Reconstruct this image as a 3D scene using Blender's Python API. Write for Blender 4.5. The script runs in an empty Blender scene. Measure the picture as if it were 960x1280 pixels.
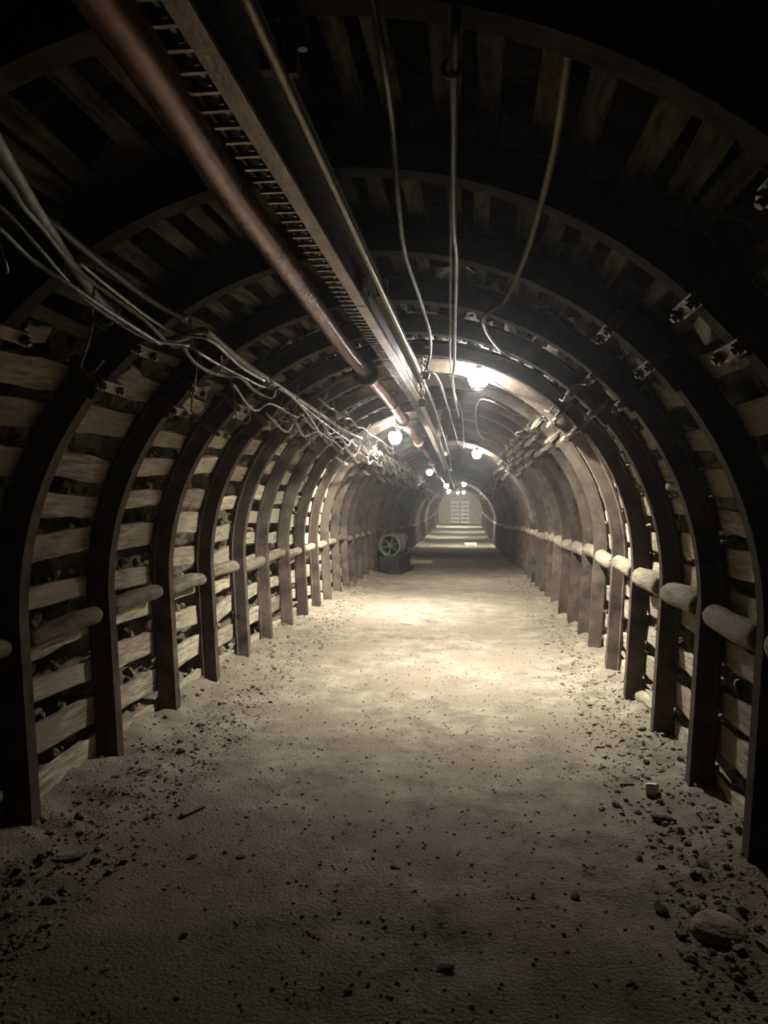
import bpy, bmesh, math, random
from mathutils import Vector, Matrix, Euler, noise
random.seed(7)
PI = math.pi
S = bpy.context.scene
COL = S.collection
R = random.random
def U(a, b): return a + (b - a) * random.random()
ORD = ['', 'first', 'second', 'third', 'fourth', 'fifth', 'sixth', 'seventh', 'eighth', 'ninth', 'tenth', 'eleventh', 'twelfth',
       'thirteenth', 'fourteenth', 'fifteenth', 'sixteenth', 'seventeenth', 'eighteenth', 'nineteenth', 'twentieth']
TEN = {20: ('twenty', 'twentieth'), 30: ('thirty', 'thirtieth'), 40: ('forty', 'fortieth'), 50: ('fifty', 'fiftieth'),
       60: ('sixty', 'sixtieth'), 70: ('seventy', 'seventieth')}
def nth(n):
    if n <= 20: return ORD[n]
    t = n // 10 * 10
    return TEN[t][1] if n == t else TEN[t][0] + '-' + ORD[n - t]

# ------------------------------------------------------------------ the course of the gallery
def interp(y, pts):
    if y <= pts[0][0]: return pts[0][1]
    for (a, va), (b, vb) in zip(pts, pts[1:]):
        if y <= b:
            t = (y - a) / (b - a); t = t * t * (3 - 2 * t) * .35 + t * .65
            return va + (vb - va) * t
    return pts[-1][1]
def CX(y): return -.44 - interp(y, [(8, 0), (14.4, .05), (24, .16), (33, .27), (55, .45), (70, .5)])
def CZ(y): return -interp(y, [(7, 0), (11, .09), (14.4, .21), (24, .55), (33, .88), (44, 1.03), (55, 1.13), (70, 1.15)])
RI, ROUT, HL = 1.64, 1.755, 1.0         # inner radius, outside of the flanges, springing height
PITCH = .835
ARCH_Y = [6.57 + PITCH * k for k in range(-6, 60)]
Y_END = ARCH_Y[-1] + .5
def wallpt(s, r, side):                 # s: distance up the wall from the floor, at radius r; returns x, z and the slope angle
    if s < HL:
        x = r - .05 * (1 - s / HL); return side * x, s, 0.0
    a = (s - HL) / r
    return side * r * math.cos(a), HL + r * math.sin(a), a

# ------------------------------------------------------------------ camera
F = 924.0
YAW, PITCHA = math.atan(110 / F), math.atan(30 / F)
CAMZ = 1.6
cam = bpy.data.objects.new('camera', bpy.data.cameras.new('camera')); COL.objects.link(cam)
cam.location = (0, 0, CAMZ); cam.rotation_euler = (PI / 2 - PITCHA, 0, YAW)
cam.data.sensor_fit = 'VERTICAL'; cam.data.sensor_height = 36; cam.data.lens = F / 1280 * 36
cam.data.clip_start = .05; cam.data.clip_end = 300
S.camera = cam
CM = cam.rotation_euler.to_matrix()
def atZ(px, py, Z):                     # point of the gallery seen at px,py that lies Z above eye level
    v = CM @ Vector(((px - 480) / F, -(py - 640) / F, -1))
    return Vector((0, 0, CAMZ)) + v * (Z / v.z)
def atY(px, py, y):
    v = CM @ Vector(((px - 480) / F, -(py - 640) / F, -1))
    return Vector((0, 0, CAMZ)) + v * (y / v.y)

# ------------------------------------------------------------------ materials
def mat(name, c1, c2, scale=6, stretch=(1, 1, 1), rough=.85, metal=0, bump=.3, bscale=25, c3=None, vor=0, rnd=.25, detail=6, spec=.3, coord='Object', lo=.35, hi=.65):
    m = bpy.data.materials.new(name); m.use_nodes = True
    nt = m.node_tree; N = nt.nodes; L = nt.links; b = N['Principled BSDF']
    tc = N.new('ShaderNodeTexCoord'); mp = N.new('ShaderNodeMapping'); mp.inputs['Scale'].default_value = stretch
    oi = N.new('ShaderNodeObjectInfo'); add = N.new('ShaderNodeVectorMath'); add.operation = 'ADD'
    mul = N.new('ShaderNodeMath'); mul.operation = 'MULTIPLY'; mul.inputs[1].default_value = 37.0 if rnd else 0
    L.new(oi.outputs['Random'], mul.inputs[0]); L.new(tc.outputs[coord], add.inputs[0]); L.new(mul.outputs[0], add.inputs[1])
    L.new(add.outputs[0], mp.inputs['Vector'])
    n1 = N.new('ShaderNodeTexNoise'); n1.inputs['Scale'].default_value = scale; n1.inputs['Detail'].default_value = detail
    n1.inputs['Roughness'].default_value = .78 if name == 'trodden_dirt' else .65
    L.new(mp.outputs[0], n1.inputs['Vector'])
    cr = N.new('ShaderNodeValToRGB'); cr.color_ramp.elements[0].color = (*c1, 1); cr.color_ramp.elements[1].color = (*c2, 1)
    cr.color_ramp.elements[0].position = lo; cr.color_ramp.elements[1].position = hi
    L.new(n1.outputs['Fac'], cr.inputs['Fac'])
    col = cr.outputs['Color']
    if c3:
        n3 = N.new('ShaderNodeTexNoise'); n3.inputs['Scale'].default_value = scale * .35; n3.inputs['Detail'].default_value = 4
        L.new(add.outputs[0], n3.inputs['Vector'])
        r3 = N.new('ShaderNodeValToRGB'); r3.color_ramp.elements[0].position = .48; r3.color_ramp.elements[1].position = .62
        L.new(n3.outputs['Fac'], r3.inputs['Fac'])
        mx = N.new('ShaderNodeMix'); mx.data_type = 'RGBA'; L.new(r3.outputs['Color'], mx.inputs['Factor'])
        L.new(col, mx.inputs['A']); mx.inputs['B'].default_value = (*c3, 1); col = mx.outputs['Result']
    if rnd:
        hs = N.new('ShaderNodeHueSaturation'); mr = N.new('ShaderNodeMapRange')
        mr.inputs['To Min'].default_value = 1 - rnd; mr.inputs['To Max'].default_value = 1 + rnd
        L.new(oi.outputs['Random'], mr.inputs['Value']); L.new(mr.outputs[0], hs.inputs['Value']); L.new(col, hs.inputs['Color'])
        col = hs.outputs['Color']
    L.new(col, b.inputs['Base Color'])
    b.inputs['Roughness'].default_value = rough; b.inputs['Metallic'].default_value = metal
    b.inputs['Specular IOR Level'].default_value = spec
    if bump:
        n2 = N.new('ShaderNodeTexNoise'); n2.inputs['Scale'].default_value = bscale; n2.inputs['Detail'].default_value = 5
        L.new(mp.outputs[0], n2.inputs['Vector']); h = n2.outputs['Fac']
        if vor:
            v = N.new('ShaderNodeTexVoronoi'); v.inputs['Scale'].default_value = vor; L.new(mp.outputs[0], v.inputs['Vector'])
            a2 = N.new('ShaderNodeMath'); a2.operation = 'ADD'; L.new(h, a2.inputs[0]); L.new(v.outputs['Distance'], a2.inputs[1]); h = a2.outputs[0]
        bp = N.new('ShaderNodeBump'); bp.inputs['Strength'].default_value = bump; bp.inputs['Distance'].default_value = .02
        L.new(h, bp.inputs['Height']); L.new(bp.outputs[0], b.inputs['Normal'])
    return m
M = {}
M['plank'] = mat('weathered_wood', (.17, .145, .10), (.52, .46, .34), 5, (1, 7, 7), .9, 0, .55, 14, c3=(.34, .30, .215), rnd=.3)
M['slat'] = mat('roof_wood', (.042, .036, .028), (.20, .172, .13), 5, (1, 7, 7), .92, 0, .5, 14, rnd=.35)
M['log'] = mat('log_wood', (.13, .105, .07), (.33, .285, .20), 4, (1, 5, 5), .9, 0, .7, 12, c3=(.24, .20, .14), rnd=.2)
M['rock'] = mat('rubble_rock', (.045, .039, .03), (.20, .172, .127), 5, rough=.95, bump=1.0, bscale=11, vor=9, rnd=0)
M['rock_roof'] = mat('darkened_roof_rock', (.02, .018, .015), (.07, .06, .048), 5, rough=.95, bump=1.0, bscale=11, vor=9, rnd=0)  # darker copy of the rock, shade of the roof gaps put into its colour
M['stone'] = mat('stone', (.15, .125, .09), (.38, .33, .24), 9, rough=.95, bump=.6, bscale=30, rnd=.3)
M['stone_dark'] = mat('stone_dark', (.05, .045, .037), (.13, .115, .09), 9, rough=.9, bump=.6, bscale=30, rnd=.3)
M['floor'] = mat('trodden_dirt', (.07, .056, .04), (.32, .28, .21), 3.2, rough=.97, bump=.6, bscale=70, c3=(.175, .145, .105), rnd=0, detail=10, spec=.15, coord='Object', lo=.3, hi=.7)
M['steel'] = mat('rusty_steel', (.034, .027, .021), (.125, .10, .078), 5, rough=.92, metal=0, bump=.12, bscale=40, c3=(.072, .057, .044), rnd=.15, spec=.08)
M['clamp'] = mat('clamp_steel', (.12, .09, .07), (.32, .27, .21), 12, rough=.55, metal=.3, bump=.3, bscale=50, rnd=.2)
M['pipe'] = mat('rust_red_pipe', (.13, .06, .045), (.27, .15, .115), 7, rough=.27, metal=.35, bump=.05, bscale=60, rnd=0, spec=.4)
M['pipe_red'] = mat('red_paint', (.42, .10, .07), (.62, .42, .36), 6, rough=.4, metal=.1, bump=.1, bscale=60, rnd=0, c3=(.60, .50, .44))
M['darkred'] = mat('dark_red_paint', (.12, .015, .012), (.2, .035, .03), 6, rough=.6, metal=.1, bump=.1, rnd=0)
M['rail'] = mat('worn_rail_steel', (.17, .135, .095), (.36, .31, .24), 5, (2, 1, 2), rough=.42, metal=.5, bump=.15, bscale=40, rnd=0, spec=.6)
M['black'] = mat('black_iron', (.012, .012, .012), (.04, .037, .034), 10, rough=.55, metal=.3, bump=.2, rnd=0)
M['rung'] = mat('worn_rung', (.25, .22, .18), (.5, .47, .4), 20, rough=.4, metal=.6, bump=0, rnd=.2)
M['cable'] = mat('dusty_cable', (.20, .18, .145), (.42, .38, .31), 12, rough=.6, bump=.15, bscale=60, rnd=.2, spec=.45)
M['cable_dark'] = mat('dark_cable', (.05, .047, .04), (.13, .12, .10), 12, rough=.5, bump=.15, bscale=60, rnd=.2, spec=.5)
M['wire_brown'] = mat('brown_cable', (.16, .115, .06), (.30, .225, .12), 12, rough=.55, bump=.15, bscale=60, rnd=0, spec=.45)
M['zinc'] = mat('galvanised_wire', (.25, .235, .2), (.46, .44, .39), 25, rough=.4, metal=.5, bump=0, rnd=.15)
M['pale'] = mat('pale_timber', (.5, .46, .38), (.75, .71, .6), 8, rough=.8, bump=.2, rnd=.1)
M['dirt'] = mat('dirt_clod', (.10, .085, .06), (.26, .225, .16), 9, rough=.97, bump=.5, bscale=40, rnd=0)
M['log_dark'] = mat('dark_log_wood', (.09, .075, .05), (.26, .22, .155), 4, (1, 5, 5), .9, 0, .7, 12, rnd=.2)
M['green'] = mat('dull_green_paint', (.06, .065, .05), (.15, .155, .12), 8, rough=.6, metal=.2, bump=.2, rnd=0)
def emis(name, c, s):
    m = bpy.data.materials.new(name); m.use_nodes = True; b = m.node_tree.nodes['Principled BSDF']
    b.inputs['Base Color'].default_value = (1, 1, 1, 1); b.inputs['Emission Color'].default_value = (*c, 1); b.inputs['Emission Strength'].default_value = s
    return m

# ------------------------------------------------------------------ object helpers
def mesh_of(bm, m, smooth=False, name='mesh'):
    bmesh.ops.recalc_face_normals(bm, faces=bm.faces)
    me = bpy.data.meshes.new(name); bm.to_mesh(me); bm.free()
    me.materials.append(m)
    if smooth:
        for p in me.polygons: p.use_smooth = True
    return me
def link(name, me, parent=None, loc=(0, 0, 0), rot=(0, 0, 0), scale=(1, 1, 1)):
    o = bpy.data.objects.new(name, me); COL.objects.link(o)
    if parent: o.parent = parent
    o.location = loc; o.rotation_euler = rot; o.scale = scale
    return o
def tag(o, label, cat, group=None, kind=None):
    o['label'] = label; o['category'] = cat
    if group: o['group'] = group
    if kind: o['kind'] = kind
    return o
def struct(name, me):
    o = link(name, me); o['kind'] = 'structure'; return o
def stuff(name, me, label, cat):
    return tag(link(name, me), label, cat, kind='stuff')
def dup(root, loc, rot=None, label=None):
    r = root.copy(); COL.objects.link(r); r.location = loc
    if rot: r.rotation_euler = rot
    if label: r['label'] = label
    for ch in list(root.children):
        c = ch.copy(); COL.objects.link(c); c.parent = r
        for g in list(ch.children):
            d = g.copy(); COL.objects.link(d); d.parent = c
    return r

def box(bm, c, d, rot=None):
    mtx = Matrix.Translation(c) @ ((rot.to_matrix().to_4x4()) if rot else Matrix()) @ Matrix.Diagonal((*d, 1))
    return bmesh.ops.create_cube(bm, size=1, matrix=mtx)['verts']
def cyl(bm, a, b, r, n=10, r2=None):
    a, b = Vector(a), Vector(b); d = b - a
    mtx = Matrix.Translation((a + b) / 2) @ d.to_track_quat('Z', 'Y').to_matrix().to_4x4()
    return bmesh.ops.create_cone(bm, cap_ends=True, segments=n, radius1=r, radius2=r if r2 is None else r2, depth=d.length, matrix=mtx)['verts']
def spline(pts, per=8):
    pts = [Vector(p) for p in pts]; out = []
    P = [pts[0] * 2 - pts[1]] + pts + [pts[-1] * 2 - pts[-2]]
    for i in range(1, len(P) - 2):
        a, b, c, d = P[i - 1], P[i], P[i + 1], P[i + 2]
        for k in range(per):
            t = k / per
            out.append(.5 * ((2 * b) + (c - a) * t + (2 * a - 5 * b + 4 * c - d) * t * t + (3 * b - a - 3 * c + d) * t ** 3))
    out.append(pts[-1]); return out
def tube(bm, pts, r, n=8, closed=False):
    rings = []; N = len(pts); up = None
    for i, p in enumerate(pts):
        if closed: d = pts[(i + 1) % N] - pts[i - 1]
        else: d = pts[min(i + 1, N - 1)] - pts[max(i - 1, 0)]
        if d.length < 1e-7: d = Vector((0, 1, 0))
        d.normalize()
        if up is None:
            up = Vector((0, 0, 1)) if abs(d.z) < .9 else Vector((1, 0, 0))
        up = up - d * up.dot(d)
        if up.length < 1e-5: up = d.orthogonal()
        up.normalize(); s = d.cross(up)
        rr = r(i / max(N - 1, 1)) if callable(r) else r
        rings.append([bm.verts.new(p + (up * math.cos(2 * PI * k / n) + s * math.sin(2 * PI * k / n)) * rr) for k in range(n)])
    m = N if closed else N - 1
    for i in range(m):
        a, b = rings[i], rings[(i + 1) % N]
        for k in range(n): bm.faces.new((a[k], a[(k + 1) % n], b[(k + 1) % n], b[k]))
    if not closed:
        bm.faces.new(rings[0][::-1]); bm.faces.new(rings[-1])
def lathe(bm, prof, n=24, axis='Y'):
    rings = []
    for (h, r) in prof:
        ring = []
        for k in range(n):
            a = 2 * PI * k / n
            if axis == 'Y': co = (r * math.cos(a), h, r * math.sin(a))
            else: co = (r * math.cos(a), r * math.sin(a), h)
            ring.append(bm.verts.new(co))
        rings.append(ring)
    for a, b in zip(rings, rings[1:]):
        for k in range(n): bm.faces.new((a[k], a[(k + 1) % n], b[(k + 1) % n], b[k]))
    return rings

# ------------------------------------------------------------------ steel arches
SEC = [(a * .86, b * .74) for a, b in [(-.088, .150), (-.088, .126), (-.062, .120), (-.044, 0), (.044, 0), (.062, .120), (.088, .126), (.088, .150),
       (.052, .144), (.032, .020), (-.032, .020), (-.052, .144)]]
def sweep(bm, frames):                   # frames: (origin xz, outward xz)
    rings = []
    for (ox, oz), (nx, nz) in frames:
        rings.append([bm.verts.new((ox + nx * b, a, oz + nz * b)) for a, b in SEC])
    n = len(SEC)
    for p, q in zip(rings, rings[1:]):
        for k in range(n): bm.faces.new((p[k], p[(k + 1) % n], q[(k + 1) % n], q[k]))
    bm.faces.new(rings[0]); bm.faces.new(rings[-1][::-1])
def arcframes(a0, a1, n, dr=0):
    fr = []
    for i in range(n + 1):
        a = math.radians(a0 + (a1 - a0) * i / n); c, s = math.cos(a), math.sin(a)
        fr.append((((RI + dr) * c, HL + (RI + dr) * s), (c, s)))
    return fr
def leg_mesh(side):
    fr = []
    for h in (-.22, 0, .25, .5, .75):
        fr.append(((side * (RI - .05 * (1 - h / HL)), h), (side, 0)))
    for (o, nrm) in arcframes(0, 51, 14): fr.append(((o[0] * side, o[1]), (nrm[0] * side, nrm[1])))
    bm = bmesh.new(); sweep(bm, fr); return mesh_of(bm, M['steel'])
def crown_mesh():
    bm = bmesh.new(); sweep(bm, arcframes(38, 142, 34, -.019)); return mesh_of(bm, M['steel'])
def clamp_mesh(side, ang, plates=True, bolts=2):
    bm = bmesh.new(); a = math.radians(ang); c, s = math.cos(a) * side, math.sin(a)
    def P(y, b, t=0): return Vector(((RI + b) * c - t * s, y, HL + (RI + b) * s + t * c * side * side))
    tx, tz = -s * 1.0, c
    t = Vector((-s, 0, c)); nrm = Vector((c, 0, s)); yv = Vector((0, 1, 0))
    base = Vector((0, 0, HL)) + nrm * RI
    def bx(y, b, w, y0, h):
        m = Matrix((( *(t * w),), (*(yv * y0),), (*(nrm * h),))).transposed().to_4x4()
        m = Matrix.Translation(base + yv * y + nrm * b) @ m
        bmesh.ops.create_cube(bm, size=1, matrix=m)
    if plates: bx(0, -.03, .05, .20, .018); bx(0, .126, .06, .21, .016)
    for sg in (-1, 1):
        if bolts in (2, sg): cyl(bm, base + yv * .084 * sg + nrm * -.07, base + yv * .084 * sg + nrm * .15, .011, 8)
        if bolts in (2, sg): cyl(bm, base + yv * .084 * sg + nrm * -.058, base + yv * .084 * sg + nrm * -.04, .020, 6)
        if plates: bx(.075 * sg, .01, .05, .02, .08)
    return mesh_of(bm, M['clamp'])
LEG = {s: leg_mesh(s) for s in (-1, 1)}
CROWN = crown_mesh()
CL = {(s, a): clamp_mesh(s, a) for s in (-1, 1) for a in (41, 48)}
CLP = {(s, a): clamp_mesh(s, a, True, 0) for s in (-1, 1) for a in (41, 48)}
CLB = {(s, a, g): clamp_mesh(s, a, False, g) for s in (-1, 1) for a in (41, 48) for g in (-1, 1)}
FAR_A = 26
for i, y in enumerate(ARCH_Y):
    t = bpy.data.objects.new('steel_arch', None); COL.objects.link(t)
    t.location = (CX(y) + U(-.012, .012), y, CZ(y)); t.rotation_euler = (0, 0, U(-.012, .012))
    if i < FAR_A:
        lab = 'rusty steel arch rib spanning the gallery, %s from the camera' % nth(i + 1)
    else:
        lab = 'small rusty steel arch rib in the far part of the gallery beyond the blower'
    tag(t, lab, 'steel arch', 'steel arch supports of the gallery' if i < FAR_A else 'far steel arches beyond the blower')
    link('crown', CROWN, t)
    for s in (-1, 1):
        link('leg', LEG[s], t)
        j = U(-3.5, 3.5)
        for a in (41, 48):
            c = link('clamp', (CLP if i < 14 else CL)[(s, a)], t)
            if i < 14:
                for g_ in (-1, 1): link('bolt', CLB[(s, a, g_)], c)
            q = Matrix.Translation((0, 0, HL)) @ Matrix.Rotation(math.radians(j + U(-1, 1)), 4, 'Y') @ Matrix.Translation((0, 0, -HL))
            c.matrix_local = q

# ------------------------------------------------------------------ timber: planks behind the arches, roof slats, struts
def rough_box(L, W, T, seg=8, wob=.008, seed=0, skew=.01):
    bm = bmesh.new(); rings = []
    prof = [(-.5, -.42), (-.42, -.5), (.42, -.5), (.5, -.42), (.5, .42), (.42, .5), (-.42, .5), (-.5, .42)]
    rs = random.Random(seed); bend = rs.uniform(-skew, skew); tw = rs.uniform(-.08, .08)
    e0, e1 = rs.uniform(-.03, .03), rs.uniform(-.03, .03)
    for i in range(seg + 1):
        u = i / seg; x = (u - .5) * L; ring = []
        wv = 1 + .16 * noise.noise(Vector((u * 2.2, seed * 3.1, 0)))
        for (a, b) in prof:
            c, s = math.cos(tw * (u - .5)), math.sin(tw * (u - .5))
            yy, zz = a * W * wv, b * T
            n = noise.noise_vector(Vector((x * 7, yy * 14 + seed * 5.3, zz * 14))) * wob
            xx = x + (e0 * a if i == 0 else e1 * a if i == seg else 0)
            ring.append(bm.verts.new((xx, yy * c - zz * s + bend * math.sin(u * PI) + n.y, yy * s + zz * c + n.z)))
        rings.append(ring)
    for p, q in zip(rings, rings[1:]):
        for k in range(8): bm.faces.new((p[k], p[(k + 1) % 8], q[(k + 1) % 8], q[k]))
    bm.faces.new(rings[0][::-1]); bm.faces.new(rings[-1])
    return bm
# local x = length, y = width, z = thickness
PL = [mesh_of(rough_box(.825, U(.11, .165), .036, seed=k, wob=.01), M['plank']) for k in range(14)]
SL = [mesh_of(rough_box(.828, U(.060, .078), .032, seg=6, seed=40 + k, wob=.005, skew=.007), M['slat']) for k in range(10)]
def log_mesh(seed, L=.70, r=.068):
    bm = bmesh.new(); rings = []; rs = random.Random(seed); n = 14
    prof = [(0, .0), (0, .7), (.012, .93), (.05, 1)] + [(v, 1) for v in (.15, .25, .35, .45, .55, .64)] + [(.675, .92), (.69, .7), (.69, 0)]
    bx_, by_ = rs.uniform(-.012, .012), rs.uniform(-.012, .012); tp = rs.uniform(-.12, .12)
    for (x, k) in prof:
        u = x / .69; ring = []
        for j in range(n):
            a = 2 * PI * j / n
            rr = r * k * (1 + tp * (u - .5)) * (1 + .13 * noise.noise(Vector((math.cos(a) * 1.3, math.sin(a) * 1.3 + seed * 4, x * 5))))
            rr = max(rr, .0005)
            ring.append(bm.verts.new(((u - .5) * L, rr * math.cos(a) + bx_ * math.sin(u * PI), rr * math.sin(a) + by_ * math.sin(u * PI))))
        rings.append(ring)
    for p, q in zip(rings, rings[1:]):
        for j in range(n): bm.faces.new((p[j], p[(j + 1) % n], q[(j + 1) % n], q[j]))
    return mesh_of(bm, M['log'], True)
LG = [log_mesh(k, .675, U(.06, .074)) for k in range(8)]
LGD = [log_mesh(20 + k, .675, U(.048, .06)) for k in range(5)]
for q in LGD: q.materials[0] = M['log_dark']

def frame_matrix(y, s, r, side, tilt=0, roll=0):
    x, z, a = wallpt(s, r, side)
    nrm = Vector((side * math.cos(a), 0, math.sin(a)))
    up = Vector((-side * math.sin(a), 0, math.cos(a))); yv = Vector((0, 1, 0))
    m = Matrix((yv, up, nrm)).transposed()
    m = m @ Matrix.Rotation(tilt, 3, 'Z') @ Matrix.Rotation(roll, 3, 'X')
    # follow the fall of the gallery
    sl = math.atan2(CZ(y + .4) - CZ(y - .4), .8); sx = math.atan2(CX(y + .4) - CX(y - .4), .8)
    m = Matrix.Rotation(sl, 3, 'X') @ Matrix.Rotation(-sx, 3, 'Z') @ m
    return Matrix.Translation((CX(y) + x, y, CZ(y) + z)) @ m.to_4x4()
def add_to(bm, me, mtx):
    n0 = len(bm.verts); bm.from_mesh(me); bm.verts.ensure_lookup_table()
    for v in bm.verts[n0:]: v.co = mtx @ v.co
bays = [(a + b) / 2 for a, b in zip(ARCH_Y, ARCH_Y[1:])]
far_planks, far_slats = bmesh.new(), bmesh.new()
NP = NS = 0
SIDE = {-1: 'left', 1: 'right'}
stone_slots = []
for bi, y in enumerate(bays):
    for side in (-1, 1):
        s = .07 + U(-.02, .02); k = 0
        while k < 10:
            m = frame_matrix(y + U(-.004, .004), s, ROUT + .024 + U(0, .004), side, random.gauss(0, .035), U(-.06, .06))
            me = random.choice(PL)
            if NP < 300 :
                o = link('lagging_plank', me); o.matrix_world = m; NP += 1
                tag(o, 'weathered timber plank behind %s arch legs, %s above ground, %s bay from camera' % (SIDE[side], nth(k + 1), nth(bi + 1)),
                    'plank', 'timber planks lagging the side walls')
            else: add_to(far_planks, me, m)
            stone_slots.append((bi, y, side, s, k))
            s += U(.195, .275); k += 1
    n = 20
    for k in range(n):
        ang = 134 - 88 * k / (n - 1) + U(-1.2, 1.2)
        s = HL + math.radians(min(ang, 180 - ang)) * (ROUT + .02); side = -1 if ang > 90 else 1
        m = frame_matrix(y + U(-.003, .003), s, ROUT + .02 + U(0, .004), side, U(-.03, .03), U(-.06, .06))
        me = random.choice(SL)
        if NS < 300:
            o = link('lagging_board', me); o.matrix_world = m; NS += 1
            tag(o, 'narrow timber roof board, %s from the left, in the %s roof bay from camera' % (nth(k + 1), nth(bi + 1)),
                'board', 'timber boards lagging the roof')
        else: add_to(far_slats, me, m)
stuff('far_planks', mesh_of(far_planks, M['plank']), 'timber planks lining both side walls in the far part of the gallery', 'planks')
stuff('far_slats', mesh_of(far_slats, M['slat']), 'timber slats lining the roof in the far part of the gallery', 'roof slats')
for bi, y in enumerate(bays):
    for side in (-1, 1):
        s = (.95 if side > 0 else .88) + U(-.02, .02)
        m = frame_matrix(y, s, RI + (.045 if side > 0 else .06), side, U(-.03, .03), U(0, 6.2))
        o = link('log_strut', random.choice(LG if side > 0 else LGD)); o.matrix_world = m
        if bi < 25: lab = 'round timber log strut wedged between %s arch legs, %s bay from the camera' % (SIDE[side], nth(bi + 1))
        else: lab = 'small round log strut between the far %s arch legs beyond the blower' % SIDE[side]
        tag(o, lab, 'log strut', 'round log struts between the %s arch legs' % SIDE[side])

# ------------------------------------------------------------------ rock behind the timber
def rock_shell(smin, smax, sides, name, m='rock'):
    bm = bmesh.new(); ys = []; y = -2.5
    while y < Y_END: ys.append(y); y += .055 if y < 9 else .11 if y < 18 else .3
    ys.append(Y_END)
    for side_path in [sides]:
        prof = []
        if side_path in (-1, 1):
            s = smin
            while s <= smax + 1e-6: prof.append((side_path, s)); s += .06
        else:
            s = smin; arr = []
            smx = HL + PI / 2 * 2.0
            while s < smx: arr.append(s); s += .065
            prof = [(-1, q) for q in arr] + [(1, q) for q in arr[::-1]]
        rings = []
        for y in ys:
            ring = []
            for (sd, s) in prof:
                x, z, a = wallpt(max(s, 0), 2.03, sd); z = min(s, z) if s < 0 else z
                p = Vector((x, y, z)); q = p * 3.6 + Vector((3, 1, 7))
                dist, _ = noise.voronoi(q)
                d = -.17 * (1 - min(dist[0] * 1.5, 1)) + .10 * noise.noise(p * 1.7) + .03 * noise.noise(p * 9) + .04
                ctr = Vector((0, y, HL if s > HL else z)); dr = (p - ctr); dr.y = 0; dr.normalize()
                p = p + dr * d
                ring.append(bm.verts.new((p.x + CX(y), y, p.z + CZ(y))))
            rings.append(ring)
        for p, q in zip(rings, rings[1:]):
            for k in range(len(p) - 1): bm.faces.new((p[k], p[k + 1], q[k + 1], q[k]))
    return struct(name, mesh_of(bm, M[m], False))
SW = HL + math.radians(45) * 2.0
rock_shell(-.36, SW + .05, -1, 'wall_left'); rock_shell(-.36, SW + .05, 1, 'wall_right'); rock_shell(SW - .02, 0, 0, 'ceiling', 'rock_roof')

# ------------------------------------------------------------------ floor
def floor_z(x, y):
    off = x - CX(y)
    h = CZ(y)
    h += .006 * noise.noise(Vector((x * 5, y * 4.2, 6))) + .004 * noise.noise(Vector((x * 17, y * 17, 8))) + .022 * noise.noise(Vector((x * .9, y * .6, 3))) + .010 * noise.noise(Vector((x * 3.1, y * 2.3, 9))) + .006 * noise.noise(Vector((x * 9, y * 8, 1)))
    e = max(0, abs(off) - (1.12 if off < 0 else 1.22)) / .5
    e = min(e, 1.6)
    h += e * e * (.048 + .05 * noise.noise(Vector((x * 2.5, y * 1.9, 5)))) if e > 0 else 0
    if e > .1: h += .03 * noise.noise(Vector((x * 9, y * 9, 4))) * min(e * 2, 1) + .022 * noise.noise(Vector((x * 12, y * 12, 2))) * min(e * 2, 1)
    return h
bm = bmesh.new(); ys = []; y = -2.5
while y < Y_END: ys.append(y); y += .045 if y < 10 else .1 if y < 20 else .3
ys.append(Y_END)
nx = 92; rings = []
for y in ys:
    ring = []
    for k in range(nx + 1):
        x = CX(y) - 2.25 + 4.5 * k / nx
        ring.append(bm.verts.new((x, y, floor_z(x, y))))
    rings.append(ring)
for p, q in zip(rings, rings[1:]):
    for k in range(nx): bm.faces.new((p[k], p[k + 1], q[k + 1], q[k]))
struct('floor', mesh_of(bm, M['floor'], True))

# ------------------------------------------------------------------ stones
def stone_mesh(seed, m, sub=2, flat=.65):
    bm = bmesh.new(); bmesh.ops.create_icosphere(bm, subdivisions=sub, radius=1)
    rs = random.Random(seed); cuts = [Vector((rs.uniform(-1, 1), rs.uniform(-1, 1), rs.uniform(-1, 1))).normalized() for _ in range(9)]
    for v in bm.verts:
        for c in cuts:
            d = v.co.dot(c)
            if d > .62: v.co -= c * (d - .62)
        v.co *= 1 + .12 * noise.noise(v.co * 2 + Vector((seed, 0, 0)))
        v.co.z *= flat; v.co.y *= .8
    return mesh_of(bm, m)
ST = [stone_mesh(k, M['stone']) for k in range(10)]
STD = [stone_mesh(60 + k, M['stone_dark']) for k in range(5)]
def lo_stone(seed):
    bm = bmesh.new(); bmesh.ops.create_icosphere(bm, subdivisions=1, radius=1)
    for v in bm.verts: v.co *= 1 + .35 * noise.noise(v.co * 1.7 + Vector((seed * 3.3, 0, 0))); v.co.z *= .6
    return mesh_of(bm, M['dirt'])
LO = [lo_stone(k) for k in range(7)]
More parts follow.
